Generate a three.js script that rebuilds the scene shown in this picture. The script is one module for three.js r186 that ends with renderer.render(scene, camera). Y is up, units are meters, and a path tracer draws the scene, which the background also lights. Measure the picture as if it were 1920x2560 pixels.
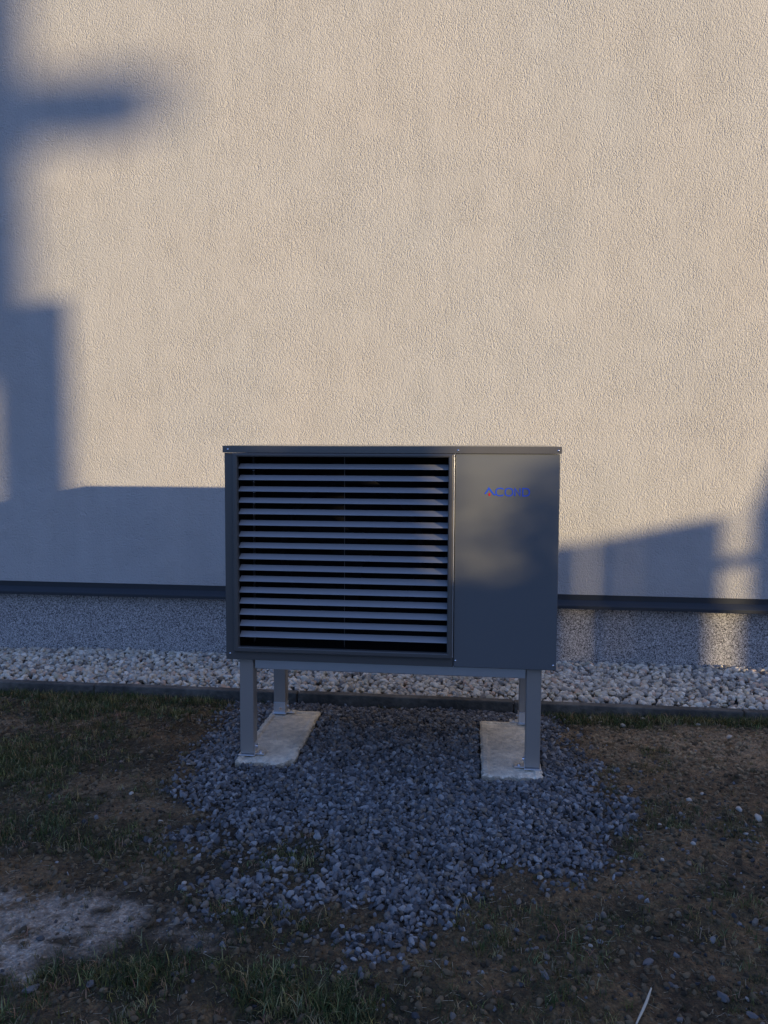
import * as THREE from 'three';
import { mergeGeometries, mergeVertices } from 'three/addons/utils/BufferGeometryUtils.js';
import { RoundedBoxGeometry } from 'three/addons/geometries/RoundedBoxGeometry.js';

// ---------------------------------------------------------------- camera, sky, sun, exposure
const scene = new THREE.Scene();
const camera = new THREE.PerspectiveCamera(65.33, 768 / 1024, 0.05, 400);
camera.position.set(0.327, 1.151, 2.821);
camera.rotation.order = 'YXZ';
camera.rotation.set(-0.06914, 0.12017, 0.00451);
scene.add(camera);

const renderer = new THREE.WebGLRenderer({ antialias: true });
renderer.setSize(768, 1024);
renderer.toneMapping = THREE.LinearToneMapping;
renderer.toneMappingExposure = 1.3;
renderer.shadowMap.enabled = true;
renderer.shadowMap.type = THREE.PCFSoftShadowMap;

const SUN = new THREE.Vector3(1.379, 0.2346, 1).normalize();   // low sun, right of the viewer's back
const sun = new THREE.DirectionalLight(new THREE.Color().setRGB(1.0, 0.775, 0.455), 4.45);
sun.name = 'sun';
sun.position.copy(SUN).multiplyScalar(40);
sun.castShadow = true;
sun.shadow.mapSize.set(4096, 4096);
sun.shadow.radius = 1;
Object.assign(sun.shadow.camera, { left: -14, right: 14, top: 14, bottom: -14, near: 0.5, far: 90 });
scene.add(sun, sun.target);

{ // clear evening sky: deep blue overhead, paler at the horizon, a warm glow round the low sun
  const W = 1024, H = 512, d = new Float32Array(W * H * 4);
  for (let j = 0; j < H; j++) for (let i = 0; i < W; i++) {
    const el = ((j + 0.5) / H - 0.5) * Math.PI, az = ((i + 0.5) / W - 0.5) * 2 * Math.PI;
    const x = Math.cos(el) * Math.cos(az), y = Math.sin(el), z = Math.cos(el) * Math.sin(az);
    const c = Math.max(-1, Math.min(1, x * SUN.x + y * SUN.y + z * SUN.z)), g = Math.acos(c);
    const h = Math.exp(-Math.max(y, 0) * 3.2);
    const glow = Math.exp(-g * 2.8) * 0.9, wide = 0.5 + 0.5 * c;
    const r = 0.070 + 0.115 * h + glow * 1.0 + 0.02 * wide, gg = 0.163 + 0.19 * h + glow * 0.82 + 0.035 * wide, b = 0.50 + 0.22 * h + glow * 0.52 + 0.045 * wide;
    const k = (j * W + i) * 4, below = y < 0 ? 0.35 : 1;
    d[k] = r * below; d[k + 1] = gg * below; d[k + 2] = b * below; d[k + 3] = 1;
  }
  const t = new THREE.DataTexture(d, W, H, THREE.RGBAFormat, THREE.FloatType);
  t.mapping = THREE.EquirectangularReflectionMapping; t.magFilter = THREE.LinearFilter; t.needsUpdate = true;
  scene.background = t; scene.environment = t; scene.backgroundIntensity = 1; scene.environmentIntensity = 1;
}

// ---------------------------------------------------------------- helpers
let seed = 20231;
function rnd() { seed |= 0; seed = seed + 0x6D2B79F5 | 0; let t = Math.imul(seed ^ seed >>> 15, 1 | seed); t = t + Math.imul(t ^ t >>> 7, 61 | t) ^ t; return ((t ^ t >>> 14) >>> 0) / 4294967296; }
const rr = (a, b) => a + (b - a) * rnd();
const gauss = () => (rnd() + rnd() + rnd() - 1.5) / 0.75;
const clamp = (v, a = 0, b = 1) => Math.min(b, Math.max(a, v));
const sm = (a, b, v) => { const t = clamp((v - a) / (b - a)); return t * t * (3 - 2 * t); };
const lerp = (a, b, t) => a + (b - a) * t;
function hash(i, j, s) { let h = Math.imul(i, 374761393) + Math.imul(j, 668265263) + Math.imul(s, 974711); h = Math.imul(h ^ h >>> 13, 1274126177); return ((h ^ h >>> 16) >>> 0) / 4294967296; }
function vn(x, y, s = 0, px = 0, py = 0) {        // value noise 0..1, tileable when periods are given
  const i = Math.floor(x), j = Math.floor(y), u = x - i, v = y - j, a = u * u * (3 - 2 * u), b = v * v * (3 - 2 * v);
  const m = (k, p) => p ? ((k % p) + p) % p : k;
  const i0 = m(i, px), i1 = m(i + 1, px), j0 = m(j, py), j1 = m(j + 1, py);
  return lerp(lerp(hash(i0, j0, s), hash(i1, j0, s), a), lerp(hash(i0, j1, s), hash(i1, j1, s), a), b);
}
const fbm = (x, y, s = 0, o = 4) => { let v = 0, a = 0.5, n = 0; for (let k = 0; k < o; k++) { v += a * vn(x, y, s + k * 17); n += a; a *= 0.5; x *= 2.03; y *= 2.03; } return v / n; };
const col = (r, g, b) => new THREE.Color().setRGB(r, g, b);
const taken = {};
function numbered(n) { if (!(n in taken)) { taken[n] = 0; return n; } taken[n]++; return n + '_' + String(taken[n]).padStart(3, '0'); }
function shadows(o) { o.castShadow = true; o.receiveShadow = true; return o; }
function mesh(name, geo, mat, parent) { const m = shadows(new THREE.Mesh(geo, mat)); m.name = parent ? name : numbered(name); (parent || scene).add(m); return m; }
function group(name, [x, y, z] = [0, 0, 0], turn = 0) { const g = new THREE.Group(); g.name = numbered(name); g.position.set(x, y, z); g.rotation.y = turn; scene.add(g); return g; }
function tag(o, label, category, grp, kind) { o.userData.label = label; o.userData.category = category; if (grp) o.userData.group = grp; if (kind) o.userData.kind = kind; return o; }
const std = o => new THREE.MeshStandardMaterial(o), phys = o => new THREE.MeshPhysicalMaterial(o);
function box(x0, x1, y0, y1, z0, z1) { const g = new THREE.BoxGeometry(x1 - x0, y1 - y0, z1 - z0); g.translate((x0 + x1) / 2, (y0 + y1) / 2, (z0 + z1) / 2); return g; }
function rbox(x0, x1, y0, y1, z0, z1, r = 0.002, s = 2) { const g = new RoundedBoxGeometry(x1 - x0, y1 - y0, z1 - z0, s, r); g.translate((x0 + x1) / 2, (y0 + y1) / 2, (z0 + z1) / 2); return g; }
function tex(w, h, f, repX, repY, srgb = false) {   // f(u, v) -> 0..1 grey or [r, g, b]
  const d = new Uint8Array(w * h * 4);
  for (let j = 0; j < h; j++) for (let i = 0; i < w; i++) {
    const v = f((i + 0.5) / w, (j + 0.5) / h, i, j), k = (j * w + i) * 4;
    if (typeof v === 'number') d[k] = d[k + 1] = d[k + 2] = clamp(v) * 255; else { d[k] = clamp(v[0]) * 255; d[k + 1] = clamp(v[1]) * 255; d[k + 2] = clamp(v[2]) * 255; }
    d[k + 3] = 255;
  }
  const t = new THREE.DataTexture(d, w, h, THREE.RGBAFormat);
  t.wrapS = t.wrapT = THREE.RepeatWrapping; t.magFilter = THREE.LinearFilter; t.minFilter = THREE.LinearMipmapLinearFilter; t.generateMipmaps = true;
  t.repeat.set(repX, repY); if (srgb) t.colorSpace = THREE.SRGBColorSpace; t.needsUpdate = true; return t;
}
function planarUV(g, scale = 1) {                   // box projection, uv in metres
  g = g.index ? g.toNonIndexed() : g; const p = g.attributes.position, n = g.attributes.normal, uv = new Float32Array(p.count * 2);
  for (let i = 0; i < p.count; i++) {
    const ax = Math.abs(n.getX(i)), ay = Math.abs(n.getY(i)), az = Math.abs(n.getZ(i));
    const [a, b] = az >= ax && az >= ay ? [p.getX(i), p.getY(i)] : ax >= ay ? [p.getZ(i), p.getY(i)] : [p.getX(i), p.getZ(i)];
    uv[i * 2] = a * scale; uv[i * 2 + 1] = b * scale;
  }
  g.setAttribute('uv', new THREE.BufferAttribute(uv, 2)); return g;
}

function planarKeep(g) { const p = g.attributes.position, uv = new Float32Array(p.count * 2); for (let i = 0; i < p.count; i++) { uv[i * 2] = p.getX(i); uv[i * 2 + 1] = p.getY(i); } g.setAttribute('uv', new THREE.BufferAttribute(uv, 2)); return g; }

// ---------------------------------------------------------------- house wall
const WALL = -1.515, PLINTH = -1.545;
{
  const N = 2048, TILE = 2.6, P = 1.0;               // scratched render: short, mostly upright grooves
  const F = (u, v, cx, cy, s, sk = 0) => vn(u * cx + sk * vn(u * 40, v * 40, s + 5, 40, 40), v * cy, s, cx, cy);
  const bump = tex(N, N, (u, v) => {
    const a = F(u, v, 560, 300, 1, 1.9), b = F(u, v, 760, 460, 2, 1.4), c = F(u, v, 900, 900, 3), d = F(u, v, 380, 190, 6, 1.5);
    const area = 0.72 + 0.5 * vn(u * 26, v * 26, 9, 26, 26) + 0.25 * (vn(u * 90, v * 60, 10, 90, 60) - 0.5);
    const groove = Math.pow(clamp(1 - Math.abs(a - 0.5) * 4.2), 1.6) * 0.50 + Math.pow(clamp(1 - Math.abs(b - 0.5) * 4), 2) * 0.22;
    return 0.78 - groove * area + (c - 0.5) * 0.22 + (d - 0.5) * 0.16;
  }, 1 / TILE, 1 / TILE);
  const tint = tex(1024, 1024, (u, v) => {
    const m = vn(u * 9, v * 9, 21, 9, 9) * 0.35 + vn(u * 23, v * 23, 22, 23, 23) * 0.3 + vn(u * 70, v * 70, 23, 70, 70) * 0.2 + vn(u * 400, v * 400, 24, 400, 400) * 0.15;
    const st = vn(u * 60, v * 5, 27, 60, 5) * 0.6 + vn(u * 140, v * 14, 28, 140, 14) * 0.4, k = 0.94 + (m - 0.5) * 0.06 + (st - 0.5) * 0.035, w = (vn(u * 13, v * 13, 25, 13, 13) - 0.5) * 0.012;
    return [(k + w) * 0.905, k * 0.865, (k - w) * 0.80];
  }, 1 / 4.3, 1 / 4.3, true);
  const plaster = std({ color: col(0.715, 0.775, 0.875), map: tint, bumpMap: bump, bumpScale: 0.0048, roughness: 0.95 });
  const grain = (u, v, s, n) => hash(((Math.floor(u * n) % n) + n) % n, ((Math.floor(v * n) % n) + n) % n, s);
  const mosaicF = (u, v) => { // nearest of jittered grains
    const n = 250, X = u * n, Y = v * n, i = Math.floor(X), j = Math.floor(Y); let best = 9, bi = 0, bj = 0;
    for (let b = -1; b <= 1; b++) for (let a = -1; a <= 1; a++) { const I = ((i + a) % n + n) % n, J = ((j + b) % n + n) % n; const dx = i + a + hash(I, J, 41) - X, dy = j + b + hash(I, J, 42) - Y, q = dx * dx + dy * dy; if (q < best) { best = q; bi = I; bj = J; } }
    return [best, hash(bi, bj, 43), hash(bi, bj, 44)];
  };
  const mosaicMap = tex(1024, 1024, (u, v) => { const [d, h, w] = mosaicF(u, v); const L = h < 0.15 ? 0.26 + 0.15 * w : h < 0.55 ? 0.56 + 0.15 * w : h < 0.9 ? 0.74 + 0.10 * w : 0.95; return [L * 1.0, L * 0.985, L * 0.97]; }, 1, 1, true);
  const mosaicBump = tex(1024, 1024, (u, v) => { const [d, h] = mosaicF(u, v); return 0.75 - d * 0.6 + h * 0.2; }, 1, 1);
  const mosaic = std({ color: col(0.80, 0.80, 0.80), map: mosaicMap, bumpMap: mosaicBump, bumpScale: 0.0035, roughness: 0.7 });
  const dark = phys({ color: col(0.030, 0.034, 0.038), roughness: 0.45 });

  const h = group('house', [0, 0, WALL]);
  tag(h, 'beige scratch rendered house wall above a speckled grey plinth', 'house wall');
  mesh('wall', planarUV(box(-7, 6, 0.418, 5.2, -0.32, 0)), plaster, h);
  mesh('plinth', planarUV(box(-7, 6, -0.3, 0.40, -0.32, PLINTH - WALL)), mosaic, h);
  // base flashing: upright strip, sloping sill, drip lip
  const s = new THREE.Shape([[-0.04, 0.4175], [-0.004, 0.4175], [-0.004, 0.388], [0.024, 0.364], [0.026, 0.361], [0.026, 0.345], [0.0235, 0.345], [0.0235, 0.358], [-0.004, 0.381], [-0.04, 0.381]].map(p => new THREE.Vector2(...p)));
  const lens = [[-7, -0.002], [0.002, 6]];
  for (const [a, b] of lens) { const g = new THREE.ExtrudeGeometry(s, { depth: b - a, bevelEnabled: false }); g.rotateY(Math.PI / 2); g.scale(1, 1, -1); /* shape x -> +z */ g.translate(a, 0, 0);
    const q = g.attributes.position; for (let i = 0; i < q.count; i++) q.setZ(i, q.getZ(i)); g.index ? g.index.array.reverse() : 0; const gg = g.toNonIndexed ? (g.index ? g.toNonIndexed() : g) : g;
    const pa = gg.attributes.position.array; for (let i = 0; i < pa.length; i += 9) for (let k = 0; k < 3; k++) { const t = pa[i + 3 + k]; pa[i + 3 + k] = pa[i + 6 + k]; pa[i + 6 + k] = t; } gg.computeVertexNormals();
    mesh('base_flashing', gg, dark, h); }
  const roof = mesh('roof_slab', box(-7.05, 6.05, 5.202, 5.4, -0.5, 0.12), dark, h);
}

// ---------------------------------------------------------------- ground
const inPoly = (p, x, z) => { let c = false; for (let i = 0, j = p.length - 1; i < p.length; j = i++) { const [a, b] = p[i], [d, e] = p[j]; if ((b > z) !== (e > z) && x < (d - a) * (z - b) / (e - b) + a) c = !c; } return c; };
const distPoly = (p, x, z) => { let m = 9; for (let i = 0, j = p.length - 1; i < p.length; j = i++) { const [a, b] = p[j], [d, e] = p[i], l = (d - a) ** 2 + (e - b) ** 2, t = clamp(((x - a) * (d - a) + (z - b) * (e - b)) / l), q = Math.hypot(x - a - t * (d - a), z - b - t * (e - b)); if (q < m) m = q; } return inPoly(p, x, z) ? m : -m; };
const GRAVEL = [[-0.80, -0.76], [-0.77, -0.43], [-0.727, -0.018], [-0.689, 0.204], [-0.592, 0.386], [-0.60, 0.582], [-0.542, 0.651], [-0.396, 0.656], [-0.308, 0.714], [-0.436, 0.837], [-0.377, 0.908], [-0.173, 0.882], [-0.03, 0.919], [-0.036, 1.038], [0.053, 1.118], [0.177, 1.087], [0.261, 0.934], [0.319, 0.837], [0.424, 0.726], [0.546, 0.77], [0.637, 0.699], [0.684, 0.515], [0.78, 0.206], [0.802, -0.103], [0.72, -0.475], [0.68, -0.76]];
const ISLAND = [[-0.325, 0.573], [-0.194, 0.504], [-0.056, 0.587], [-0.062, 0.747], [-0.192, 0.806], [-0.301, 0.735]];
const CRUST = [[-1.6, 0.84], [-0.954, 0.868], [-0.783, 0.866], [-0.623, 0.845], [-0.486, 0.906], [-0.427, 0.971], [-0.533, 1.037], [-0.542, 1.102], [-0.64, 1.176], [-0.655, 1.248], [-0.75, 1.32], [-1.6, 1.5]];
const CRUST2 = [[-0.50, 0.93], [-0.36, 0.93], [-0.26, 0.96], [-0.22, 1.02], [-0.30, 1.085], [-0.45, 1.08]];
const blob = (x, z, cx, cz, rx, rz) => Math.exp(-(((x - cx) / rx) ** 2 + ((z - cz) / rz) ** 2));
function gravelAmount(x, z) {
  const w = (fbm(x * 7, z * 7, 61, 4) - 0.5) * 0.24;
  let g = Math.pow(sm(-0.15, 0.17, distPoly(GRAVEL, x, z) + w + (vn(x * 28, z * 28, 67) - 0.5) * 0.08), 1.5);
  g *= 1 - 0.8 * sm(-0.05, 0.10, distPoly(ISLAND, x, z) + w * 1.3 + (vn(x * 30, z * 30, 68) - 0.5) * 0.1);
  const front = sm(0.45, 0.9, z);
  g *= 1 - front * 0.85 * sm(0.44, 0.6, fbm(x * 5.5 + 3, z * 5.5, 64, 3));
  return g;
}
function grassAmount(x, z) {
  const n = fbm(x * 4, z * 4, 71, 4);
  let a = sm(0.5, 0.66, n) * 0.45;
  a += 1.0 * Math.exp(-(((z + 0.72) / 0.06) ** 2)) * (0.6 + 0.8 * vn(x * 6, 3, 72)) * (Math.abs(x) < 0.62 ? 0.25 : 1);
  a += 0.75 * blob(x, z, -0.20, 0.94, 0.22, 0.09) + 0.7 * blob(x, z, -0.19, 0.66, 0.12, 0.12) + 0.7 * blob(x, z, -0.85, 0.62, 0.45, 0.13) + 0.75 * blob(x, z, -1.3, 0.05, 0.3, 0.2) + 0.5 * blob(x, z, -1.2, -0.55, 0.5, 0.12);
  a += 0.75 * blob(x, z, -0.35, 1.17, 0.35, 0.11) * (0.35 + n) + 0.6 * blob(x, z, 0.15, 1.2, 0.3, 0.12) * (0.3 + n) + 0.5 * sm(1.3, 1.4, z) + 0.5 * blob(x, z, 0.45, 0.86, 0.2, 0.1) + 0.4 * blob(x, z, 0.72, 0.83, 0.1, 0.08) + 0.3 * blob(x, z, -1.5, -0.5, 0.6, 0.2);
  a *= 1 - 0.92 * crustAmount(x, z);
  a *= 1 - 0.9 * sm(0.1, 0.6, gravelAmount(x, z));
  return clamp(a);
}
function crustAmount(x, z) {
  const w = (fbm(x * 9, z * 9, 66, 4) - 0.5) * 0.26;
  return Math.max(sm(-0.05, 0.09, distPoly(CRUST, x, z) + w), 0.75 * sm(-0.03, 0.06, distPoly(CRUST2, x, z) + w * 0.6));
}
function groundY(x, z) {
  if (Math.abs(x) > 8 || z > 8) return 0;
  const near = sm(3, 2, Math.abs(x));
  let y = (fbm(x * 3, z * 3, 81, 3) - 0.5) * 0.03 + (fbm(x * 16, z * 16, 82, 3) - 0.5) * 0.024 + (fbm(x * 55, z * 55, 83, 2) - 0.5) * 0.013;
  y *= 1 - 0.7 * crustAmount(x, z);
  y *= 1 - 0.6 * sm(-0.55, -0.75, z);
  y += 0.012 * sm(0.7, 1.5, x) - 0.004; if (Math.abs(x) < 1.2 && z < 1.4) y += 0.017 * sm(0.0, 0.28, distPoly(GRAVEL, x, z) - 0.25 * sm(0.5, 1.1, z));
  return y * near;
}
{
  const axis = (a, b, st, A, B) => { const r = []; for (let v = A; v < a; v += Math.max(st, (a - v) * 0.28)) r.push(v); for (let v = a; v < b; v += st) r.push(v); for (let v = b; v < B; v += Math.max(st, (v - b) * 0.28 + st)) r.push(v); r.push(B); return r; };
  const xs = axis(-2.5, 2.0, 0.0095, -90, 90), zs = axis(-0.80, 1.75, 0.0095, -1.7, 120);
  const nx = xs.length, nz = zs.length, pos = new Float32Array(nx * nz * 3), cl = new Float32Array(nx * nz * 3), uv = new Float32Array(nx * nz * 2), idx = [];
  for (let j = 0; j < nz; j++) for (let i = 0; i < nx; i++) {
    const x = xs[i], z = zs[j], k = j * nx + i, y = groundY(x, z) - (z < -0.79 ? 0.05 : 0);
    pos.set([x, y, z], k * 3); uv.set([x, z], k * 2);
    let c = [0.235, 0.150, 0.070];
    const mixTo = (d, t) => { t = clamp(t); for (let q = 0; q < 3; q++) c[q] = lerp(c[q], d[q], t); };
    if (Math.abs(x) < 4 && z < 4) {
      const n = fbm(x * 5, z * 5, 91, 4), m = fbm(x * 21, z * 21, 92, 3), f = fbm(x * 90, z * 90, 93, 2);
      mixTo([0.110, 0.072, 0.034], sm(0.42, 0.62, n)); mixTo([0.050, 0.039, 0.019], 0.75 * sm(0.5, 0.68, fbm(x * 3 + 7, z * 3, 95, 4)));
      mixTo([0.42, 0.31, 0.19], 0.95 * blob(x, z, 1.25, -0.42, 0.75, 0.28) * sm(0.3, 0.6, m + 0.1));
      mixTo([0.26, 0.175, 0.09], 0.8 * blob(x, z, 1.05, 0.25, 0.4, 0.4) * sm(0.3, 0.6, m + 0.05));
      mixTo([0.36, 0.26, 0.155], 0.9 * blob(x, z, -1.7, -0.35, 0.35, 0.12) * sm(0.3, 0.6, m) + 0.55 * blob(x, z, -0.95, 0.32, 0.3, 0.2) * sm(0.3, 0.65, m));
      mixTo([0.038, 0.042, 0.014], grassAmount(x, z) * 0.85);
      mixTo([0.040, 0.038, 0.036], 0.8 * gravelAmount(x, z));
      mixTo([0.48, 0.40, 0.31], crustAmount(x, z) * sm(0.30, 0.58, m + 0.02 + 0.1 * f));
      mixTo([0.60, 0.52, 0.42], crustAmount(x, z) * sm(0.55, 0.75, m) * 0.6);
      const s = 0.45 + 1.1 * f; c = c.map(v => v * s);
    } else c = [0.05, 0.052, 0.024];
    cl.set(c, k * 3);
  }
  for (let j = 0; j < nz - 1; j++) for (let i = 0; i < nx - 1; i++) { const a = j * nx + i, b = a + 1, e = a + nx, f = e + 1; idx.push(a, e, b, b, e, f); }
  const g = new THREE.BufferGeometry(); g.setAttribute('position', new THREE.BufferAttribute(pos, 3)); g.setAttribute('color', new THREE.BufferAttribute(cl, 3)); g.setAttribute('uv', new THREE.BufferAttribute(uv, 2)); g.setIndex(idx); g.computeVertexNormals();
  const crumb = tex(1024, 1024, (u, v) => vn(u * 60, v * 60, 101, 60, 60) * 0.4 + vn(u * 140, v * 140, 102, 140, 140) * 0.35 + vn(u * 300, v * 300, 103, 300, 300) * 0.25, 1 / 0.9, 1 / 0.9);
  const speck = tex(1024, 1024, (u, v) => { const n = vn(u * 150, v * 150, 104, 150, 150), h = vn(u * 330, v * 330, 105, 330, 330); const k = 0.74 + 0.42 * n * h + (h > 0.86 ? 0.2 : 0); return [k, k * 0.985, k * 0.96]; }, 1 / 1.1, 1 / 1.1, true);
  const ground = mesh('ground', g, std({ color: col(1, 1, 1), vertexColors: true, map: speck, bumpMap: crumb, bumpScale: 0.012, roughness: 0.97 }));
  tag(ground, 'bare dark soil with patches of grass and pale dried mud', 'ground', null, 'structure');
}

// ---------------------------------------------------------------- stones
function stoneGeo(detail, s, sq, jit, flat) {
  let g = mergeVertices(new THREE.IcosahedronGeometry(1, detail).deleteAttribute('normal').deleteAttribute('uv'));
  const p = g.attributes.position, o = s * 31.7;
  const cuts = []; for (let k = 0; k < (detail > 1 ? 9 : 5); k++) { const a = hash(k, s, 1) * 6.283, b = hash(k, s, 2) * 2 - 1, r = Math.sqrt(1 - b * b); cuts.push([r * Math.cos(a), b, r * Math.sin(a), 0.55 + 0.35 * hash(k, s, 3)]); }
  for (let i = 0; i < p.count; i++) {
    let x = p.getX(i), y = p.getY(i), z = p.getZ(i);
    const q = 1 + jit * (hash(i, s, 7) - 0.5) * 2 + 0.25 * (vn(x * 1.3 + o, y * 1.3 + z * 1.7 + o, s) - 0.5);
    x *= q; y *= q; z *= q;
    for (const [a, b, c, d] of cuts) { const t = x * a + y * b + z * c - d; if (t > 0) { x -= a * t * 0.9; y -= b * t * 0.9; z -= c * t * 0.9; } }
    p.setXYZ(i, x * sq[0], y * sq[1], z * sq[2]);
  }
  if (flat) g = g.toNonIndexed(); g.computeVertexNormals(); return g;
}
function scatter(parent, single, many, list, geos, mats, weight) {   // the 300 that show largest are meshes of their own, the rest one instanced lot per shape
  const cam = camera.position;
  list.forEach(s => { s.w = weight(s) * s.r / Math.hypot(s.x - cam.x, s.y - cam.y, s.z - cam.z); });
  list.sort((a, b) => b.w - a.w);
  const M = new THREE.Matrix4(), q = new THREE.Quaternion(), e = new THREE.Euler();
  const own = list.slice(0, 300), rest = list.slice(300);
  for (const s of own) { const m = mesh(single, geos[s.k], mats[s.c], parent); m.position.set(s.x, s.y, s.z); m.rotation.set(...s.e); m.scale.setScalar(s.r); }
  const base = mats[0].clone(); base.color.setRGB(1, 1, 1);
  geos.forEach((g, k) => {
    const L = rest.filter(s => s.k === k); if (!L.length) return;
    const im = shadows(new THREE.InstancedMesh(g, base, L.length)); im.name = many; im.userData.kind = 'stuff';
    L.forEach((s, i) => { q.setFromEuler(e.set(...s.e)); im.setMatrixAt(i, M.compose(new THREE.Vector3(s.x, s.y, s.z), q, new THREE.Vector3(s.r, s.r, s.r))); im.setColorAt(i, mats[s.c].color); });
    parent.add(im);
  });
}
// white and grey pebbles between the plinth and the edging
const stripY = (x, z) => 0.018 + 0.030 * sm(-1.2, 1.6, x) + (fbm(x * 4, z * 4, 111, 2) - 0.5) * 0.02 - 0.012 * sm(-1.0, -0.84, z);
{
  const strip = tag(group('pebble_strip'), 'strip of pale rounded pebbles along the foot of the plinth', 'pebble strip', null, 'structure');
  const g = new THREE.PlaneGeometry(9, 0.76, 90, 8).rotateX(-Math.PI / 2).translate(-0.5, 0, -1.19), p = g.attributes.position;
  for (let i = 0; i < p.count; i++) p.setY(i, stripY(p.getX(i), p.getZ(i)) - 0.028); g.computeVertexNormals();
  mesh('pebble_bed', g, std({ color: col(0.09, 0.085, 0.08), roughness: 1 }), strip);
  const geos = [0, 1, 2, 3, 4].map(k => stoneGeo(2, 10 + k, [1, 0.62 + 0.09 * (k % 3), 0.66 + 0.12 * (k % 2)], 0.13, false));
  const pal = [[0.62, 0.60, 0.55], [0.55, 0.54, 0.52], [0.44, 0.43, 0.41], [0.50, 0.46, 0.40], [0.36, 0.35, 0.34], [0.26, 0.26, 0.26], [0.47, 0.36, 0.30], [0.68, 0.66, 0.62], [0.16, 0.16, 0.165], [0.40, 0.39, 0.33]];
  const mats = pal.map(c => std({ color: col(...[c[0] * 1.26, c[1] * 1.16, c[2] * 0.98]), roughness: 0.75 }));
  const pick = () => { const t = rnd(); return t < 0.12 ? 0 : t < 0.27 ? 1 : t < 0.45 ? 2 : t < 0.58 ? 3 : t < 0.72 ? 4 : t < 0.82 ? 5 : t < 0.87 ? 6 : t < 0.91 ? 7 : t < 0.96 ? 8 : 9; };
  const list = [];
  for (let lay = 0; lay < 2; lay++) for (let x = -3.2; x < 2.6; x += 0.030) for (let z = -1.535; z < -0.835; z += 0.0275) {
    if (rnd() < 0.12 * lay) continue;
    const r = clamp(0.0165 + gauss() * 0.0062, 0.008, 0.034), X = x + rr(-0.017, 0.017), Z = Math.max(PLINTH + r * 0.9, Math.min(-0.838, z + rr(-0.015, 0.015)));
    list.push({ x: X, z: Z, y: stripY(X, Z) - 0.012 + lay * 0.012 + rr(-0.004, 0.004), r, k: Math.floor(rnd() * 5), c: pick(), e: [rr(-0.6, 0.6), rr(0, 6.28), rr(-0.6, 0.6)], lay });
  }
  scatter(strip, 'pebble', 'pebbles', list, geos, mats, s => s.lay && s.x > -2.2 && s.x < 1.75 && !(s.x > -0.95 && s.x < 0.5 && s.z < -1.25) ? 1 : 0.1);
}
{ // concrete lawn edging, slab after slab
  const stain = tex(512, 512, (u, v) => { const k = 0.55 + 0.35 * vn(u * 8, v * 8, 121, 8, 8) + 0.2 * (vn(u * 60, v * 60, 122, 60, 60) - 0.5); return [k, k * 0.98, k * 0.93]; }, 1, 1, true);
  const rough = tex(512, 512, (u, v) => vn(u * 128, v * 128, 123, 128, 128), 1, 1);
  const m = std({ color: col(0.20, 0.19, 0.175), map: stain, bumpMap: rough, bumpScale: 0.002, roughness: 0.95 });
  const e = tag(group('lawn_edging', [0, 0, -0.795]), 'row of low dark concrete edging slabs in front of the pebbles', 'edging');
  for (let i = 0; i < 9; i++) { const x = -4.51 + i; const k = mesh('edging_slab', planarUV(rbox(0, 0.996, -0.15, 0.046, -0.025, 0.025, 0.007)), m, e); k.position.set(x, rr(-0.003, 0.003), rr(-0.003, 0.003)); k.rotation.y = rr(-0.003, 0.003); }
}

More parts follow.
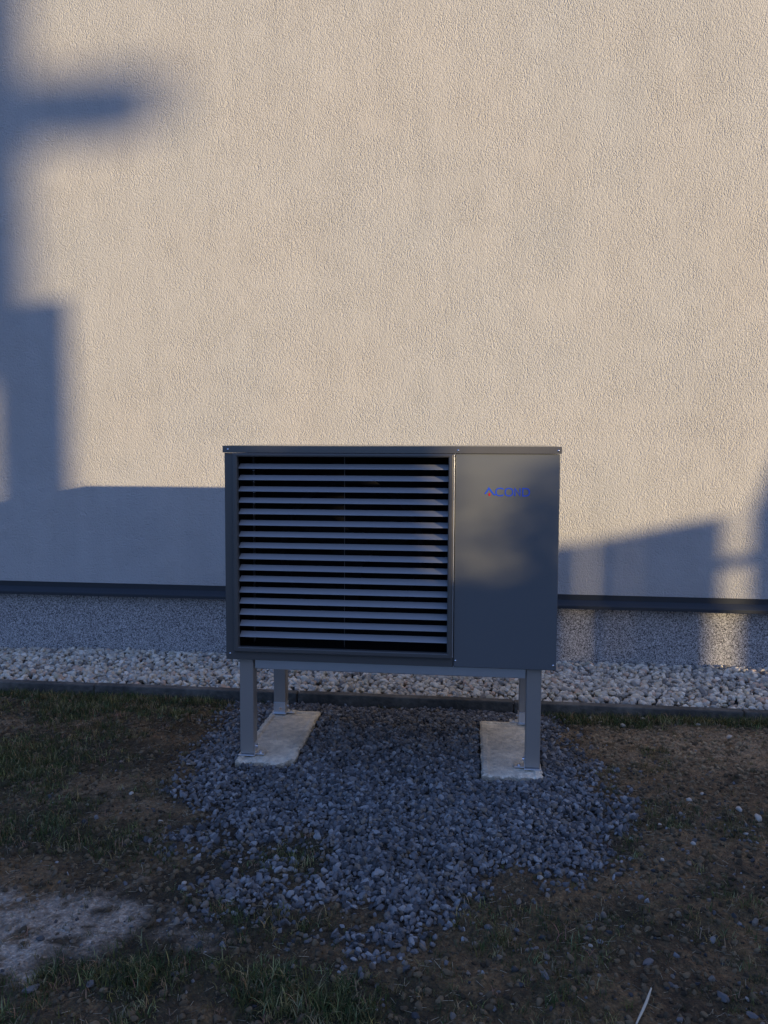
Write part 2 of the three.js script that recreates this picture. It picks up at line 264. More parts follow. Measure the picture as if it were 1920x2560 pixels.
// two concrete slabs under the stand
const SLAB_TOP = 0.034;
{
  const map = tex(1024, 1024, (u, v) => { const a = vn(u * 7, v * 7, 131, 7, 7), b = vn(u * 40, v * 40, 132, 40, 40), c = vn(u * 260, v * 260, 133, 260, 260); const k = 0.87 + 0.16 * (a - 0.5) + 0.14 * (b - 0.5) + 0.16 * (c - 0.5) - (c > 0.84 ? 0.14 : 0); return [k, k * 0.965, k * 0.90]; }, 1 / 0.6, 1 / 0.6, true);
  const pits = tex(1024, 1024, (u, v) => { const a = vn(u * 90, v * 90, 134, 90, 90), b = vn(u * 240, v * 240, 135, 240, 240), c = vn(u * 45, v * 45, 136, 45, 45); return 0.75 + (b - 0.5) * 0.3 - (a > 0.76 ? (a - 0.76) * 2.2 : 0) - (c > 0.8 ? 0.15 : 0); }, 1 / 0.6, 1 / 0.6);
  const m = std({ color: col(1.0, 0.94, 0.83), map, bumpMap: pits, bumpScale: 0.004, roughness: 0.95 });
  function slab(cx, cz, w, d, turn, s, label, chip) {
    const nx = 56, nz = 140, P = [], I = [];
    const hAt = (u, v) => { // raised rim, shallow tray
      const eL = u * w, eR = (1 - u) * w, eB = v * d, eF = (1 - v) * d, rim = Math.min(eR, eB, eL + 0.004, eF + 0.03);
      let y = rim < 0.026 + 0.006 * vn(u * 9, v * 14, s) ? 0.0 : -0.0045; y += (fbm(u * 20, v * 50, s + 3, 3) - 0.5) * 0.005;
      const e = Math.min(eL, eR, eB, eF); if (e < 0.006) y -= (0.006 - e) * 0.6 + 0.004 * vn(u * 60, v * 130, s + 9);
      return y;
    };
    for (let j = 0; j <= nz; j++) for (let i = 0; i <= nx; i++) {
      const u = i / nx, v = j / nz; let x = (u - 0.5) * w, z = (v - 0.5) * d;
      if (u === 0 || u === 1) x += (vn(v * 30, 1, s + 20) - 0.5) * 0.006; if (v === 0) z += (vn(u * 9, 2, s + 21) - 0.5) * 0.016; if (v === 1) z += (vn(u * 14, 2, s + 21) - 0.5) * 0.010;
      for (const [ku, kv, r] of chip) { const q = Math.abs(u - ku) * w + Math.abs(v - kv) * d; if (q < r) { z += (kv ? -1 : 1) * (r - q) * 0.8; } }
      P.push(x, SLAB_TOP + hAt(u, v), z);
    }
    const ring = []; for (let i = 0; i <= nx; i++) ring.push(i); for (let j = 1; j <= nz; j++) ring.push(j * (nx + 1) + nx); for (let i = nx - 1; i >= 0; i--) ring.push(nz * (nx + 1) + i); for (let j = nz - 1; j > 0; j--) ring.push(j * (nx + 1));
    for (let j = 0; j < nz; j++) for (let i = 0; i < nx; i++) { const a = j * (nx + 1) + i; I.push(a, a + nx + 1, a + 1, a + 1, a + nx + 1, a + nx + 2); }
    let g = new THREE.BufferGeometry(); const top = P.length / 3;
    ring.forEach(r => { P.push(P[r * 3], P[r * 3 + 1], P[r * 3 + 2]); }); ring.forEach(r => { P.push(P[r * 3] * 1.01, -0.03, P[r * 3 + 2] * 1.005); });
    const n = ring.length; for (let i = 0; i < n; i++) { const a = top + i, b = top + (i + 1) % n; I.push(a, b, a + n, b, b + n, a + n); }
    for (let i = 1; i < n - 1; i++) I.push(top + n, top + n + i, top + n + i + 1);
    g.setAttribute('position', new THREE.BufferAttribute(new Float32Array(P), 3)); g.setIndex(I); g.computeVertexNormals(); g = planarUV(g);
    const o = mesh('concrete_slab', g, m); o.position.set(cx, 0, cz); o.rotation.y = turn; tag(o, label, 'slab', 'concrete slabs under the stand'); return o;
  }
  slab(-0.458, -0.262, 0.216, 0.60, 0.02, 141, 'weathered concrete slab with a clipped front corner under the louvre end', [[1, 1, 0.045]]);
  slab(0.448, -0.242, 0.214, 0.585, 0.012, 171, 'weathered concrete slab under the plain panel end of the heat pump', [[0.75, 0, 0.03]]);
}

// crushed blue-grey gravel under and in front of the heat pump
const slabHit = (x, z, m = 0) => (x > -0.568 - m && x < -0.348 + m && z > -0.565 - m && z < 0.042 + m) || (x > 0.339 - m && x < 0.557 + m && z > -0.536 - m && z < 0.052 + m);
const gravelMats = [[0.143, 0.138, 0.134], [0.21, 0.204, 0.196], [0.086, 0.084, 0.082], [0.32, 0.31, 0.29], [0.21, 0.172, 0.13], [0.05, 0.05, 0.05]].map(c => std({ color: col(...c), roughness: 0.85 }));
const gravelGeos = [0, 1, 2, 3, 4, 5].map(k => stoneGeo(1, 40 + k, [1, 0.42 + 0.12 * (k % 3), 0.62 + 0.12 * (k % 2)], 0.2, true));
{
  const patch = tag(group('gravel_patch'), 'patch of crushed blue grey gravel spread under the heat pump', 'gravel', null, 'structure');
  const list = [], hgt = (x, z) => groundY(x, z) + 0.007 * gravelAmount(x, z);
  for (let lay = 0; lay < 2; lay++) for (let x = -1.1; x < 1.25; x += 0.0118) for (let z = -0.765; z < 1.32; z += 0.0118) {
    const X = x + rr(-0.008, 0.008), Z = z + rr(-0.008, 0.008), a = gravelAmount(X, Z), stray = 0.012 + 0.10 * blob(X, Z, 0.85, 0.45, 0.4, 0.6) + 0.04 * blob(X, Z, 0.2, 0.95, 0.6, 0.25) + 0.02 * blob(X, Z, -0.6, 0.4, 0.3, 0.3);
    if (rnd() > (lay ? a * a * 0.75 : Math.max(a, stray)) || slabHit(X, Z, 0.007) || Z < -0.762) continue;
    const r = clamp(0.0066 + Math.pow(rnd(), 2.2) * 0.0085, 0.003, 0.018) * (a < 0.12 ? 0.45 + 0.45 * rnd() : 1), t = a < 0.12 && rnd() < 0.6 ? 0.85 + 0.15 * rnd() : rnd();
    list.push({ x: X, z: Z, y: (lay ? hgt(X, Z) + r * 0.25 : groundY(X, Z) + r * (a < 0.5 ? 0.15 : 0.35)), r, k: Math.floor(rnd() * 6), c: t < 0.3 ? 0 : t < 0.52 ? 1 : t < 0.74 ? 2 : t < 0.84 ? 3 : t < 0.93 ? 4 : 5, e: [rr(-1.1, 1.1), rr(0, 6.28), rr(-1.1, 1.1)], lay });
  }
  scatter(patch, 'gravel_stone', 'gravel_stones', list, gravelGeos, gravelMats, s => s.lay && s.z > 0.1 ? 1 : 0.2);
  console.log('gravel', list.length);
}

// ---------------------------------------------------------------- heat pump
const coat = phys({ color: col(0.108, 0.103, 0.094), roughness: 0.30, specularIntensity: 1 });
const coatPanel = phys({ color: col(0.148, 0.155, 0.156), roughness: 0.17 });
coatPanel.bumpMap = tex(512, 512, (u, v) => vn(u * 5, v * 5, 301, 5, 5) * 0.7 + vn(u * 11, v * 11, 302, 11, 11) * 0.3, 1, 1); coatPanel.bumpScale = 0.0012;
coatPanel.roughnessMap = tex(512, 512, (u, v) => 0.55 + 0.45 * (0.6 * vn(u * 9 + 2 * vn(u * 20, v * 20, 305, 20, 20), v * 14, 303, 9, 14) + 0.4 * vn(u * 60, v * 60, 304, 60, 60)), 1, 1); coatPanel.roughness = 0.22;
const bladeM = phys({ color: col(0.33, 0.335, 0.345), roughness: 0.36 });
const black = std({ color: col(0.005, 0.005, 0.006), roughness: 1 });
const zinc = std({ color: col(0.62, 0.64, 0.66), roughness: 0.38, metalness: 0.85 });
const chrome = std({ color: col(0.8, 0.8, 0.82), roughness: 0.18, metalness: 1 });
{
  const hp = group('heat_pump', [0, 0.40, 0]);
  tag(hp, 'dark grey outdoor heat pump with louvred front standing on metal legs', 'heat pump');
  const Y = 0.40, D = -0.56, top = 1.19 - Y;
  const P = (n, g, m, par = hp) => mesh(n, g, m, par);
  const frame = (o, i, d, bev) => { const s = new THREE.Shape([[o[0], o[2]], [o[1], o[2]], [o[1], o[3]], [o[0], o[3]]].map(p => new THREE.Vector2(...p))); s.holes.push(new THREE.Path([[i[0], i[2]], [i[0], i[3]], [i[1], i[3]], [i[1], i[2]]].map(p => new THREE.Vector2(...p)))); return new THREE.ExtrudeGeometry(s, { depth: d, bevelEnabled: true, bevelSize: bev, bevelThickness: bev, bevelOffset: -bev, bevelSegments: 2 }); };
  // casing: sides, back and floor of folded sheet
  P('side_panel', rbox(-0.6, -0.586, 0.001, 0.762, D + 0.014, -0.0165, 0.0025), coat);
  P('side_panel', rbox(0.586, 0.6, 0.001, 0.762, D + 0.014, -0.0165, 0.0025), coat);
  P('back_panel', rbox(-0.6, 0.6, 0.001, 0.762, D, D + 0.0125, 0.0025), coat);
  P('base_tray', rbox(-0.584, 0.584, 0.0015, 0.03, D + 0.016, -0.018, 0.003), coat);
  { // lid: folded edge, its sheet rising a little towards the back
    const g = new THREE.BoxGeometry(1.209, top - 0.7635, 0.57, 48, 3, 40); g.translate(0, (top + 0.7635) / 2, (D) / 2); const q = g.attributes.position;
    for (let i = 0; i < q.count; i++) { const x = q.getX(i), y = q.getY(i), z = q.getZ(i); if (y > top - 0.001) { const e = Math.min(0.6045 - Math.abs(x), 0.005 - z, z - D + 0.005), d = clamp(-z / 0.56); q.setY(i, y - (e < 0.001 ? 0.002 : 0) + 0.012 * d + 0.0004 * Math.sin(x * 7 + z * 5)); } else if (y < 0.77 && z < -0.3) q.setY(i, y); }
    g.computeVertexNormals(); P('lid', g, phys({ color: col(0.108, 0.103, 0.094), roughness: 0.12 })); }
  // front sheets
  const surround = frame([-0.6, 0.2365, 0.001, 0.7625], [-0.5605, 0.2275, 0.039, 0.757], 0.011, 0.0022); surround.translate(0, 0, -0.0135);
  P('front_surround', surround, coat);
  P('front_panel', planarKeep(rbox(0.2385, 0.6, 0.001, 0.7625, -0.0155, 0, 0.0038, 4)), coatPanel);
  // louvre
  const lf = frame([-0.566, 0.2325, 0.433 - Y, 1.1615 - Y], [-0.548, 0.215, 0.452 - Y, 1.149 - Y], 0.015, 0.0042); lf.translate(0, 0, -0.0060);
  const louvre = P('louvre_frame', lf, coat);
  P('edge_trim', rbox(0.2328, 0.2364, 0.036, 0.7605, -0.004, 0.0085, 0.0016, 3), std({ color: col(0.75, 0.76, 0.78), roughness: 0.35, metalness: 0.9 }));
  const bs = new THREE.Shape([[-0.001, -0.0105], [0.0016, -0.0088], [-0.024, 0.0115], [-0.0256, 0.0098], [-0.002, -0.0078]].map(p => new THREE.Vector2(...p)));
  let bg = new THREE.ExtrudeGeometry(new THREE.Shape([[0.0, -0.0096], [0.0018, -0.0086], [0.0012, -0.0060], [-0.0225, 0.0088], [-0.0238, 0.0074], [-0.0018, -0.0064]].map(p => new THREE.Vector2(...p))), { depth: 0.7632, bevelEnabled: false });
  bg.rotateY(-Math.PI / 2);                            // shape x -> z, depth -> -x
  bg.translate(0.2151, 0, -0.004);
  for (let i = 0; i < 16; i++) { const b = P('louvre_blade', bg, bladeM); b.position.y = 1.1145 - i * 0.0413 - Y; b.rotation.x = rr(-0.02, 0.02); }
  P('louvre_stay', rbox(-0.1630, -0.1612, 0.452 - Y, 1.149 - Y, -0.036, -0.033, 0.0005), coat);
  // dark hollow behind the louvre with coil fins and a bolted bracket
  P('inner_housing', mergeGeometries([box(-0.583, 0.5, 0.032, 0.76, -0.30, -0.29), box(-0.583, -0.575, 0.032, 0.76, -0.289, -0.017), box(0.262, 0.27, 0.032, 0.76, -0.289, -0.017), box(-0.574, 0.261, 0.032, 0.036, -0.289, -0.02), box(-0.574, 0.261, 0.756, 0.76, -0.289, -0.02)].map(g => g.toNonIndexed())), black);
  const br = P('inner_bracket', rbox(-0.5155, -0.5135, 0.05, 0.75, -0.10, -0.075, 0.0006), coat);
  for (let i = 0; i < 8; i++) { const b = P('bolt', new THREE.SphereGeometry(0.0035, 10, 8), chrome, br); b.position.set(-0.5125, 1.098 - i * 0.0413 - Y, -0.074); }
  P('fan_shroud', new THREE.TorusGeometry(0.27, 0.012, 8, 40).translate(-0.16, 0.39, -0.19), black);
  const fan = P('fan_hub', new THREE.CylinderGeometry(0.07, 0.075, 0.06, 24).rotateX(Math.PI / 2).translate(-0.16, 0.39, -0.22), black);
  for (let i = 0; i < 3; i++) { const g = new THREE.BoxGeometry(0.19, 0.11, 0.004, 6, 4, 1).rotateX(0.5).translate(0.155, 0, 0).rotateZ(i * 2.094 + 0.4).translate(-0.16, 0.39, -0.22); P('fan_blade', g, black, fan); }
  // screws
  for (const [x, y, z] of [[-0.585, 1.175, 0.005], [0.248, 1.174, 0.005], [0.593, 1.174, 0.005], [-0.584, 0.423, -0.0003], [0.2455, 0.4245, 0], [0.589, 0.419, 0]]) {
    const g = new THREE.SphereGeometry(0.0042, 14, 8, 0, 6.284, 0, 1.2).rotateX(Math.PI / 2).scale(1, 1, 0.8); const s = P('screw', g, chrome); s.position.set(x, y - Y, z - 0.0012);
  }
  // lettering on the right panel: A as a peak with a red dot, then C O N D in thin strokes
  const ink = phys({ color: col(0.02, 0.085, 0.66), roughness: 0.35 }), red = phys({ color: col(0.55, 0.02, 0.02), roughness: 0.35 });
  function ribbon(pts, w, closed) {
    const n = pts.length, L = [], R = [];
    for (let i = 0; i < n; i++) {
      const a = pts[closed ? (i + n - 1) % n : Math.max(0, i - 1)], b = pts[i], c = pts[closed ? (i + 1) % n : Math.min(n - 1, i + 1)];
      let d1 = [b[0] - a[0], b[1] - a[1]], d2 = [c[0] - b[0], c[1] - b[1]]; if (!Math.hypot(...d1)) d1 = d2; if (!Math.hypot(...d2)) d2 = d1;
      const u = v => { const l = Math.hypot(...v); return [v[0] / l, v[1] / l]; }, p = u(d1), q = u(d2), nn = u([-(p[1] + q[1]), p[0] + q[0]]), k = w / 2 / Math.max(0.5, -nn[0] * p[1] + nn[1] * p[0]);
      L.push(new THREE.Vector2(b[0] + nn[0] * k, b[1] + nn[1] * k)); R.push(new THREE.Vector2(b[0] - nn[0] * k, b[1] - nn[1] * k));
    }
    let s; if (closed) { s = new THREE.Shape(R); s.holes.push(new THREE.Path(L)); } else s = new THREE.Shape([...L, ...R.reverse()]);
    return new THREE.ExtrudeGeometry(s, { depth: 0.0006, bevelEnabled: false });
  }
  const arc = (cx, cy, rx, ry, a, b, n = 14, p = 2.6) => Array.from({ length: n + 1 }, (_, i) => { const t = a + (b - a) * i / n, c = Math.cos(t), s = Math.sin(t); return [cx + rx * Math.sign(c) * Math.abs(c) ** (2 / p), cy + ry * Math.sign(s) * Math.abs(s) ** (2 / p)]; });
  const w = 0.0042, y0 = 1.0165, y1 = 1.0425, ym = (y0 + y1) / 2, rh = (y1 - y0) / 2;
  const letters = [
    ribbon([[0.3425, 1.0225], [0.3485, 1.0290], [0.3560, 1.0425], [0.3625, 1.0345], [0.3725, 1.0215], [0.3800, 1.0185]], w * 1.15),
    ribbon(arc(0.3955, ym, 0.0145, rh, 0.75, 5.53, 18), w),
    ribbon(arc(0.4260, ym, 0.0130, rh, 0, 6.2832 * 17 / 18, 17), w, true),
    ribbon([[0.4465, y0 - 0.001], [0.4465, y1], [0.4640, y0 + 0.001], [0.4640, y1 + 0.001]], w),
    ribbon([[0.4735, y1], [0.4735, y0], ...arc(0.4815, ym, 0.0145, rh, -1.45, 1.45, 12)], w, true)];
  const word = P('lettering', mergeGeometries(letters), ink); word.position.set(0, -Y, -0.0001); word.userData.label = 'blue lettering ACOND';
  const dot = P('red_dot', new THREE.CylinderGeometry(0.0046, 0.0046, 0.0008, 20).rotateX(Math.PI / 2), red, word); dot.position.set(0.3585, 1.0205, 0.0004); dot.scale.set(0.85, 1.25, 1);
}
// ---------------------------------------------------------------- stand
{
  const st = group('mounting_stand', [0, SLAB_TOP, -0.29]); tag(st, 'grey steel stand with four square legs carrying the heat pump', 'stand');
  const steel = std({ color: col(0.36, 0.325, 0.285), roughness: 0.42, metalness: 0.35 });
  const T = 0.399 - SLAB_TOP;
  for (const [x, z] of [[-0.529, 0.245], [0.525, 0.245], [-0.529, -0.245], [0.525, -0.245]]) {
    const sx = Math.sign(x), leg = mesh('leg', rbox(x - 0.0265, x + 0.0265, 0.004, T, z - 0.025, z + 0.025, 0.004), steel, st);
    // galvanised foot: plate, upright tab on the inner side, bolts
    const f = mesh('foot_bracket', mergeGeometries([rbox(x - 0.031, x + 0.031, 0.0, 0.004, z - 0.03, z + 0.038, 0.0012), rbox(x - sx * 0.0275 - 0.0015, x - sx * 0.0275 + 0.0015, 0.002, 0.045, z - 0.02, z + 0.02, 0.001), rbox(x - sx * 0.046 - 0.018, x - sx * 0.046 + 0.018, 0.0005, 0.0042, z - 0.02, z + 0.02, 0.0012), ...(z < 0 ? [rbox(x - 0.026, x + 0.026, 0.003, 0.05, z + 0.0255, z + 0.0285, 0.001)] : [])].map(g => g.index ? g.toNonIndexed() : g)), zinc, st);
    const hex = (px, py, pz, rx, rz) => { const b = mesh('bolt', new THREE.CylinderGeometry(0.0065, 0.0065, 0.006, 6), chrome, f); b.position.set(px, py, pz); b.rotation.set(rx, 0, rz); };
    hex(x - sx * 0.047, 0.0068, z + 0.004, 0, 0); hex(x - sx * 0.032, 0.027, z, 0, Math.PI / 2); if (z < 0) hex(x + 0.006, 0.024, z + 0.031, Math.PI / 2, 0);
  }
  mesh('rail', rbox(-0.5, 0.496, T - 0.038, T, 0.222, 0.262, 0.003), zinc, st);
  mesh('rail', rbox(-0.5, 0.496, T - 0.038, T, -0.262, -0.222, 0.003), zinc, st);
  mesh('side_rail', rbox(-0.5515, -0.5065, T - 0.038, T, -0.218, 0.218, 0.003), zinc, st);
  mesh('side_rail', rbox(0.5025, 0.5475, T - 0.038, T, -0.218, 0.218, 0.003), zinc, st);
}

// ---------------------------------------------------------------- loose stones, straw, grass
{
  const pale = std({ color: col(0.50, 0.44, 0.35), roughness: 0.85 }), greys = std({ color: col(0.15, 0.14, 0.13), roughness: 0.85 });
  const put = (list, mat, label, grp, geo) => list.forEach(([x, z, r], i) => { const s = mesh('loose_stone', geo(i), mat); s.position.set(x, groundY(x, z) + r * 0.12, z); s.rotation.set(rr(-0.3, 0.3), rr(0, 6.28), rr(-0.3, 0.3)); s.scale.setScalar(r * (mat === greys ? 0.72 : 0.9)); tag(s, label, 'stone', grp); });
  const pg = [0, 1, 2].map(k => stoneGeo(1, 70 + k, [1, 0.6, 0.75], 0.1, false));
  put([[1.052, -0.735, 0.017], [0.822, -0.74, 0.016], [0.859, -0.69, 0.018], [0.952, -0.65, 0.017], [1.273, -0.69, 0.014], [1.364, -0.558, 0.022]], pale, 'pale cream stone on the soil just in front of the concrete edging', 'pale stones by the edging', i => pg[i % 3]);
  put([[1.219, 0.221, 0.021]], pale, 'larger cream stone half sunk in brown soil well away from the edging', null, i => pg[1]);
  put([[-1.072, -0.745, 0.011]], pale, 'small pale stone in the grass at the foot of the edging', null, i => pg[0]);
  put([[1.043, 0.088, 0.014], [1.18, 0.16, 0.015], [0.90, 0.30, 0.009], [1.10, 0.02, 0.010], [0.97, 0.42, 0.011], [1.15, 0.33, 0.012], [0.86, 0.52, 0.009]], pale, 'pale stone on the brown soil beside the plain panel end of the gravel', 'pale stones beside the gravel', i => pg[i % 3]);
  put([[-0.832, 0.309, 0.012], [-0.949, 0.388, 0.010], [-0.667, 0.468, 0.011], [-0.46, 0.804, 0.011]], pale, 'pale stone on the soil between the gravel and the dried mud', 'pale stones near the dried mud', i => pg[i % 3]);
  put([[0.502, 0.679, 0.011], [0.60, 0.95, 0.008]], pale, 'pale stone lying among the foremost grey gravel', 'pale stones among the gravel', i => pg[i % 3]);
  put([[0.485, 1.089, 0.021], [0.47, 0.99, 0.013], [0.609, 0.873, 0.014], [0.726, 0.986, 0.02], [0.749, 1.189, 0.014], [0.86, 1.10, 0.022], [0.90, 1.16, 0.02], [0.36, 0.93, 0.018], [0.80, 0.88, 0.012]], greys, 'dark grey broken stone on the soil around the straw stalk', 'grey stones around the straw stalk', i => gravelGeos[i % 6]);
  put([[-0.108, 1.062, 0.014], [-0.07, 1.03, 0.012], [-0.313, 0.957, 0.011], [-0.62, 1.28, 0.024], [-0.50, 1.25, 0.018], [-0.33, 1.20, 0.014]], greys, 'dark grey broken stone in the grass next to the dried mud', 'grey stones near the dried mud', i => gravelGeos[i % 6]);
  // straw
  const strawM = std({ color: col(0.62, 0.56, 0.42), roughness: 0.7 });
  const a = new THREE.Vector3(0.706, groundY(0.706, 1.124) + 0.016, 1.118), b = new THREE.Vector3(0.655, groundY(0.655, 1.22) + 0.006, 1.222);
  const stalk = new THREE.TubeGeometry(new THREE.CatmullRomCurve3([a, a.clone().lerp(b, 0.5).add(new THREE.Vector3(0.002, 0.002, 0)), b]), 12, 0.0022, 7); 
  { const p = stalk.attributes.position; for (let i = 0; i < p.count; i++) { const t = clamp((p.getZ(i) - a.z) / (b.z - a.z)), k = 0.35 + 1.0 * Math.sin(Math.PI * clamp(t * 0.75 + 0.12)); const c = a.clone().lerp(b, t); p.setX(i, c.x + (p.getX(i) - c.x) * k); p.setY(i, Math.max(groundY(c.x, c.z), c.y + (p.getY(i) - c.y) * k)); } stalk.computeVertexNormals(); }
  tag(mesh('straw_stalk', stalk, strawM), 'pale dry straw stalk lying alone on the dark soil', 'straw');

  // grass: little tufts of bent blades
  function tuft(s, n, len, spread) {
    const P = [], I = []; let q = 0; const h = (k) => hash(q++, s, k);
    for (let i = 0; i < n; i++) {
      const az = h(1) * 6.283, L = len * (0.5 + 0.7 * h(2)), lean = 0.35 + 1.0 * h(3), bx = (h(4) - 0.5) * spread, bz = (h(5) - 0.5) * spread, w = 0.0009 + 0.0007 * h(6);
      const cx = Math.cos(az), cz = Math.sin(az), o = P.length / 3; let x = bx, y = -0.003, z = bz;
      for (let k = 0; k <= 3; k++) { const ww = w * (1 - k / 3.3); P.push(x - cz * ww, y, z + cx * ww, x + cz * ww, y, z - cx * ww); const ang = lean * (0.3 + 0.55 * k); x += cx * Math.sin(ang) * L / 3; z += cz * Math.sin(ang) * L / 3; y += Math.cos(ang) * L / 3; if (y < 0.001) y = 0.001; }
      for (let k = 0; k < 3; k++) { const e = o + k * 2; I.push(e, e + 1, e + 2, e + 1, e + 3, e + 2); }
    }
    const g = new THREE.BufferGeometry(); g.setAttribute('position', new THREE.BufferAttribute(new Float32Array(P), 3)); g.setIndex(I); g.computeVertexNormals(); return g;
  }
  const gm = phys({ color: col(1, 1, 1), roughness: 0.8, side: THREE.DoubleSide });
  const tufts = [0, 1, 2, 3].map(k => tuft(200 + k, 7, 0.030, 0.028));
  const spots = [[], [], [], []];
  for (let n = 0; n < 115000; n++) {
    const x = rr(-2.4, 1.9), z = rr(-0.765, 1.45); if (slabHit(x, z, 0.01)) continue;
    const a = grassAmount(x, z); if (rnd() > a * a * 0.75 + 0.02 * (1 - gravelAmount(x, z))) continue;
    spots[Math.floor(rnd() * 4)].push([x, z, a]);
  }
  const M = new THREE.Matrix4(), Q = new THREE.Quaternion(), E3 = new THREE.Euler();
  const lawn = tag(group('grass'), 'thin short grass growing in patches through the soil', 'grass', null, 'stuff');
  tufts.forEach((g, k) => {
    const L = spots[k], im = shadows(new THREE.InstancedMesh(g, gm, L.length)); im.name = 'grass_blades'; im.userData.kind = 'stuff';
    L.forEach(([x, z, a], i) => { Q.setFromEuler(E3.set(0, rr(0, 6.28), 0)); const s = rr(0.5, 1.2) * (0.65 + 0.6 * a); im.setMatrixAt(i, M.compose(new THREE.Vector3(x, groundY(x, z), z), Q, new THREE.Vector3(s, s, s))); const t = rnd(); im.setColorAt(i, t < 0.5 ? col(rr(0.035, 0.065), rr(0.05, 0.085), rr(0.011, 0.018)) : t < 0.8 ? col(rr(0.09, 0.16), rr(0.09, 0.14), rr(0.022, 0.04)) : col(rr(0.25, 0.46), rr(0.2, 0.35), rr(0.09, 0.15))); });
    lawn.add(im);
  });
  console.log('grass', spots.map(s => s.length));
  // dry bits and clods
  const bit = new THREE.CylinderGeometry(0.0006, 0.0004, 0.024, 4).rotateZ(Math.PI / 2), bits = [];
  for (let n = 0; n < 9000; n++) { const x = rr(-2.2, 1.8), z = rr(-0.74, 1.45); if (slabHit(x, z, 0.02) || rnd() < gravelAmount(x, z) * 0.85) continue; bits.push([x, z]); }
  const im = shadows(new THREE.InstancedMesh(bit, strawM, bits.length)); im.name = 'dry_stalk_bits';
  bits.forEach(([x, z], i) => { Q.setFromEuler(E3.set(rr(-0.2, 0.2), rr(0, 6.28), rr(-0.25, 0.25))); const s = rr(0.4, 1.2); im.setMatrixAt(i, M.compose(new THREE.Vector3(x, groundY(x, z) + 0.0025, z), Q, new THREE.Vector3(s, 1, 1))); const t = Math.pow(rnd(), 1.6) * 0.8 + 0.15; im.setColorAt(i, col(t, t * 0.93, t * 0.8)); });
  scene.add(tag(im, 'scattered bits of dry stalk lying on the soil', 'plant litter', null, 'stuff'));
  const clod = stoneGeo(1, 90, [1, 0.6, 0.9], 0.2, true), cl = [];
  for (let n = 0; n < 34000; n++) { const x = rr(-2.2, 1.8), z = rr(-0.75, 1.45); if (slabHit(x, z, 0.01) || rnd() < gravelAmount(x, z) || rnd() < grassAmount(x, z) * 0.6 || rnd() < crustAmount(x, z) * 0.7) continue; cl.push([x, z]); }
  const ic = shadows(new THREE.InstancedMesh(clod, std({ color: col(1, 1, 1), roughness: 1 }), cl.length)); ic.name = 'soil_clods';
  cl.forEach(([x, z], i) => { const r = Math.pow(rnd(), 3) * 0.010 + 0.0018; Q.setFromEuler(E3.set(rr(-1, 1), rr(0, 6.28), rr(-1, 1))); ic.setMatrixAt(i, M.compose(new THREE.Vector3(x, groundY(x, z) + r * 0.2, z), Q, new THREE.Vector3(r, r, r))); const k = rr(0.4, 1.9) * (1 + 1.2 * blob(x, z, 1.25, -0.42, 0.75, 0.28) ), cr = crustAmount(x, z) * rnd(); ic.setColorAt(i, col(lerp(0.11 * k, 0.36, cr), lerp(0.078 * k, 0.31, cr), lerp(0.042 * k, 0.25, cr))); });
  scene.add(tag(ic, 'small crumbs and clods of dark soil', 'soil clods', null, 'stuff'));
}

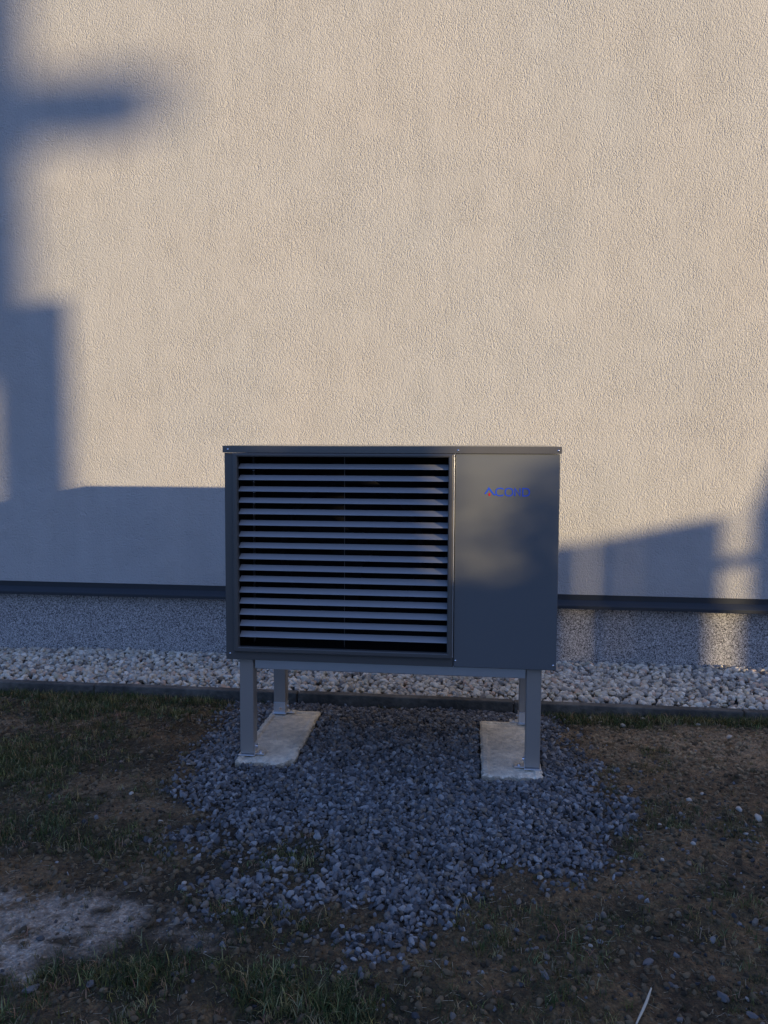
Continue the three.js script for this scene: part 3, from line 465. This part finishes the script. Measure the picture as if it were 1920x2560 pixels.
// ---------------------------------------------------------------- beyond the frame on the right: what casts the shadows on the wall
const XF = 10.5;
const Zof = (xw, X = XF) => WALL + (X - xw) / 1.379, Yof = (xw, yw, X = XF) => yw + 0.2346 * (X - xw) / 1.379;   // where the sun's ray to a point of the wall passes
{
  const wood = std({ color: col(0.20, 0.13, 0.075), roughness: 0.85 });
  const f = tag(group('board_fence', [XF, 0, 0]), 'tall brown upright board fence running out from the house wall', 'fence');
  const board = (z0, z1, h0, h1) => { const s = new THREE.Shape([[z0, 0.03], [z1, 0.03], [z1, h1], [z0, h0]].map(p => new THREE.Vector2(...p))); const g = new THREE.ExtrudeGeometry(s, { depth: 0.02, bevelEnabled: false }); g.rotateY(-Math.PI / 2); g.translate(0.02, 0, 0); mesh('board', g, wood, f); };
  const shadeTop = [[1.60, 0.855], [0.85, 0.690], [-1.40, 0.30], [-1.47, 0.38]];       // height of the fence's shadow along the house wall
  const topAt = z => { const xw = XF - (z - WALL) * 1.379; for (let i = 0; i < 3; i++) { const [a, p] = shadeTop[i], [b, q] = shadeTop[i + 1]; if (xw <= a && xw >= b) return Yof(xw, lerp(p, q, (a - xw) / (a - b))); } return Yof(xw, xw > 0 ? 0.855 : 0.38); };
  let z = Zof(1.585); const last = Zof(-1.90);
  const cuts = [[Zof(1.12), 0.017], [Zof(0.91), 0.030]];
  while (z < last - 0.03) { let e = Math.min(z + 0.115, last), gap = 0; for (const [c, w] of cuts) if (z < c && e > c - 0.02) { e = c; gap = w; } const up = rr(-0.012, 0.012); board(z, e - 0.001, topAt(z) + up, topAt(e) + up); z = e + gap; }
  const hi = Yof(-1.95, 0.945); for (let e = last; e < Zof(-3.4); e += 0.12) board(e, e + 0.119, hi, hi);
  board(Zof(1.86), Zof(1.715), Yof(1.86, 1.20), Yof(1.715, 0.86)); for (let y = Zof(1.86); y - 0.12 > -1.5; y -= 0.12) board(y - 0.12, y - 0.001, 2.75, 2.75);
  for (const h of [0.35, 1.6]) { mesh('rail', box(0.0205, 0.06, h, h + 0.08, -1.45, Zof(1.715) - 0.02), wood, f); mesh('rail', box(0.0205, 0.06, h, h + 0.08, Zof(1.585) + 0.06, last), wood, f); }
  const brace = mesh('brace', box(0.0205, 0.05, -0.03, 0.03, -0.13, 0.13), wood, f); brace.position.set(0, Yof(1.65, 0.62), (Zof(1.585) + Zof(1.715)) / 2); brace.rotation.x = 0.14;
  const post = mesh('gate_post', rbox(XF + 0.021, XF + 0.12, 0, Yof(-2.15, 2.03), Zof(-1.985) + 0.087, Zof(-2.475) + 0.015, 0.006), wood); tag(post, 'tall square timber post standing against the board fence', 'post');
  const wl = mesh('garden_wall', rbox(XF + 0.021, XF + 0.14, 0, 4.2, Zof(-2.54) + 0.10, 20, 0.006), std({ color: col(0.42, 0.40, 0.36), roughness: 0.95 })); tag(wl, 'tall pale garden wall beyond the timber post', 'wall');
  // loose shrub looking over the fence
  const sc = Zof(-1.62), sy = Yof(-1.62, 0.22), st = Yof(-1.62, 0.93);
  const sh = tag(group('shrub', [XF + 0.45, 0, sc + 0.33]), 'thin leafy shrub growing behind the board fence', 'shrub');
  const bark = std({ color: col(0.10, 0.075, 0.05), roughness: 0.95 }), leaf = phys({ color: col(0.07, 0.10, 0.03), roughness: 0.7, side: THREE.DoubleSide });
  const stems = [], leaves = [];
  for (let k = 0; k < 26; k++) { const c = new THREE.CatmullRomCurve3([new THREE.Vector3(rr(-0.05, 0.05), -0.02, rr(-0.05, 0.05)), new THREE.Vector3(rr(-0.12, 0.12), 1.2, rr(-0.15, 0.15)), new THREE.Vector3(rr(-0.25, 0.25), rr(sy - 0.1, st), rr(-0.30, 0.28))]); stems.push(new THREE.TubeGeometry(c, 8, 0.006, 5));
    for (let n = 0; n < 27; n++) { const q = c.getPoint(rr(0.72, 1)); const g = new THREE.CircleGeometry(rr(0.03, 0.055), 6).scale(1, 0.6, 1).rotateX(rr(-1.5, 1.5)).rotateY(rr(0, 6.28)); g.translate(q.x + rr(-0.06, 0.06), Math.min(st + 0.1, q.y + rr(-0.08, 0.08)), q.z + rr(-0.06, 0.06)); leaves.push(g); } }
  mesh('stem', mergeGeometries(stems), bark, sh); const lv = mesh('leaves', mergeGeometries(leaves), leaf, sh); lv.userData.kind = 'stuff';
  // neighbour's house far off: overhanging upper floor with a balcony slab
  const nh = tag(group('neighbour_house', [15.5, 0, Zof(-2.21, 18.98)]), 'pale neighbouring house with a projecting upper floor', 'house');
  const pl = std({ color: col(0.55, 0.52, 0.47), roughness: 0.95 }), rf = std({ color: col(0.16, 0.07, 0.05), roughness: 0.9 }), gl = phys({ color: col(0.03, 0.04, 0.05), roughness: 0.08 });
  mesh('lower_wall', box(0, 3.48, 0, 5.19, 1.6, 11), pl, nh); mesh('upper_wall', box(0, 3.48, 5.2, 10.6, 0, 11), pl, nh);
  mesh('roof', new THREE.ExtrudeGeometry(new THREE.Shape([new THREE.Vector2(-0.3, 10.602), new THREE.Vector2(3.48, 10.602), new THREE.Vector2(1.6, 12.2)]), { depth: 11, bevelEnabled: false }), rf, nh);
  for (const zz of [3, 6, 8.6]) for (const yy of [2.0, 6.8]) mesh('window', box(-0.03, -0.002, yy, yy + 1.4, zz, zz + 1.1), gl, nh);
}

{ // tall lamp mast far off whose boxy head throws the blurred bar of shadow high on the wall
  const steel = std({ color: col(0.3, 0.31, 0.32), roughness: 0.5, metalness: 0.6 });
  const l = tag(group('street_lamp', [28, 0, Zof(-2.75, 28)]), 'tall grey street lamp with a boxy head on a mast', 'street lamp');
  mesh('mast', new THREE.CylinderGeometry(0.06, 0.10, 8.1, 16).translate(0, 4.05, 0), steel, l);
  mesh('lamp_head', rbox(-0.25, 1.16, 8.13, 8.47, -0.15, 0.15, 0.02), steel, l);
}

renderer.render(scene, camera);
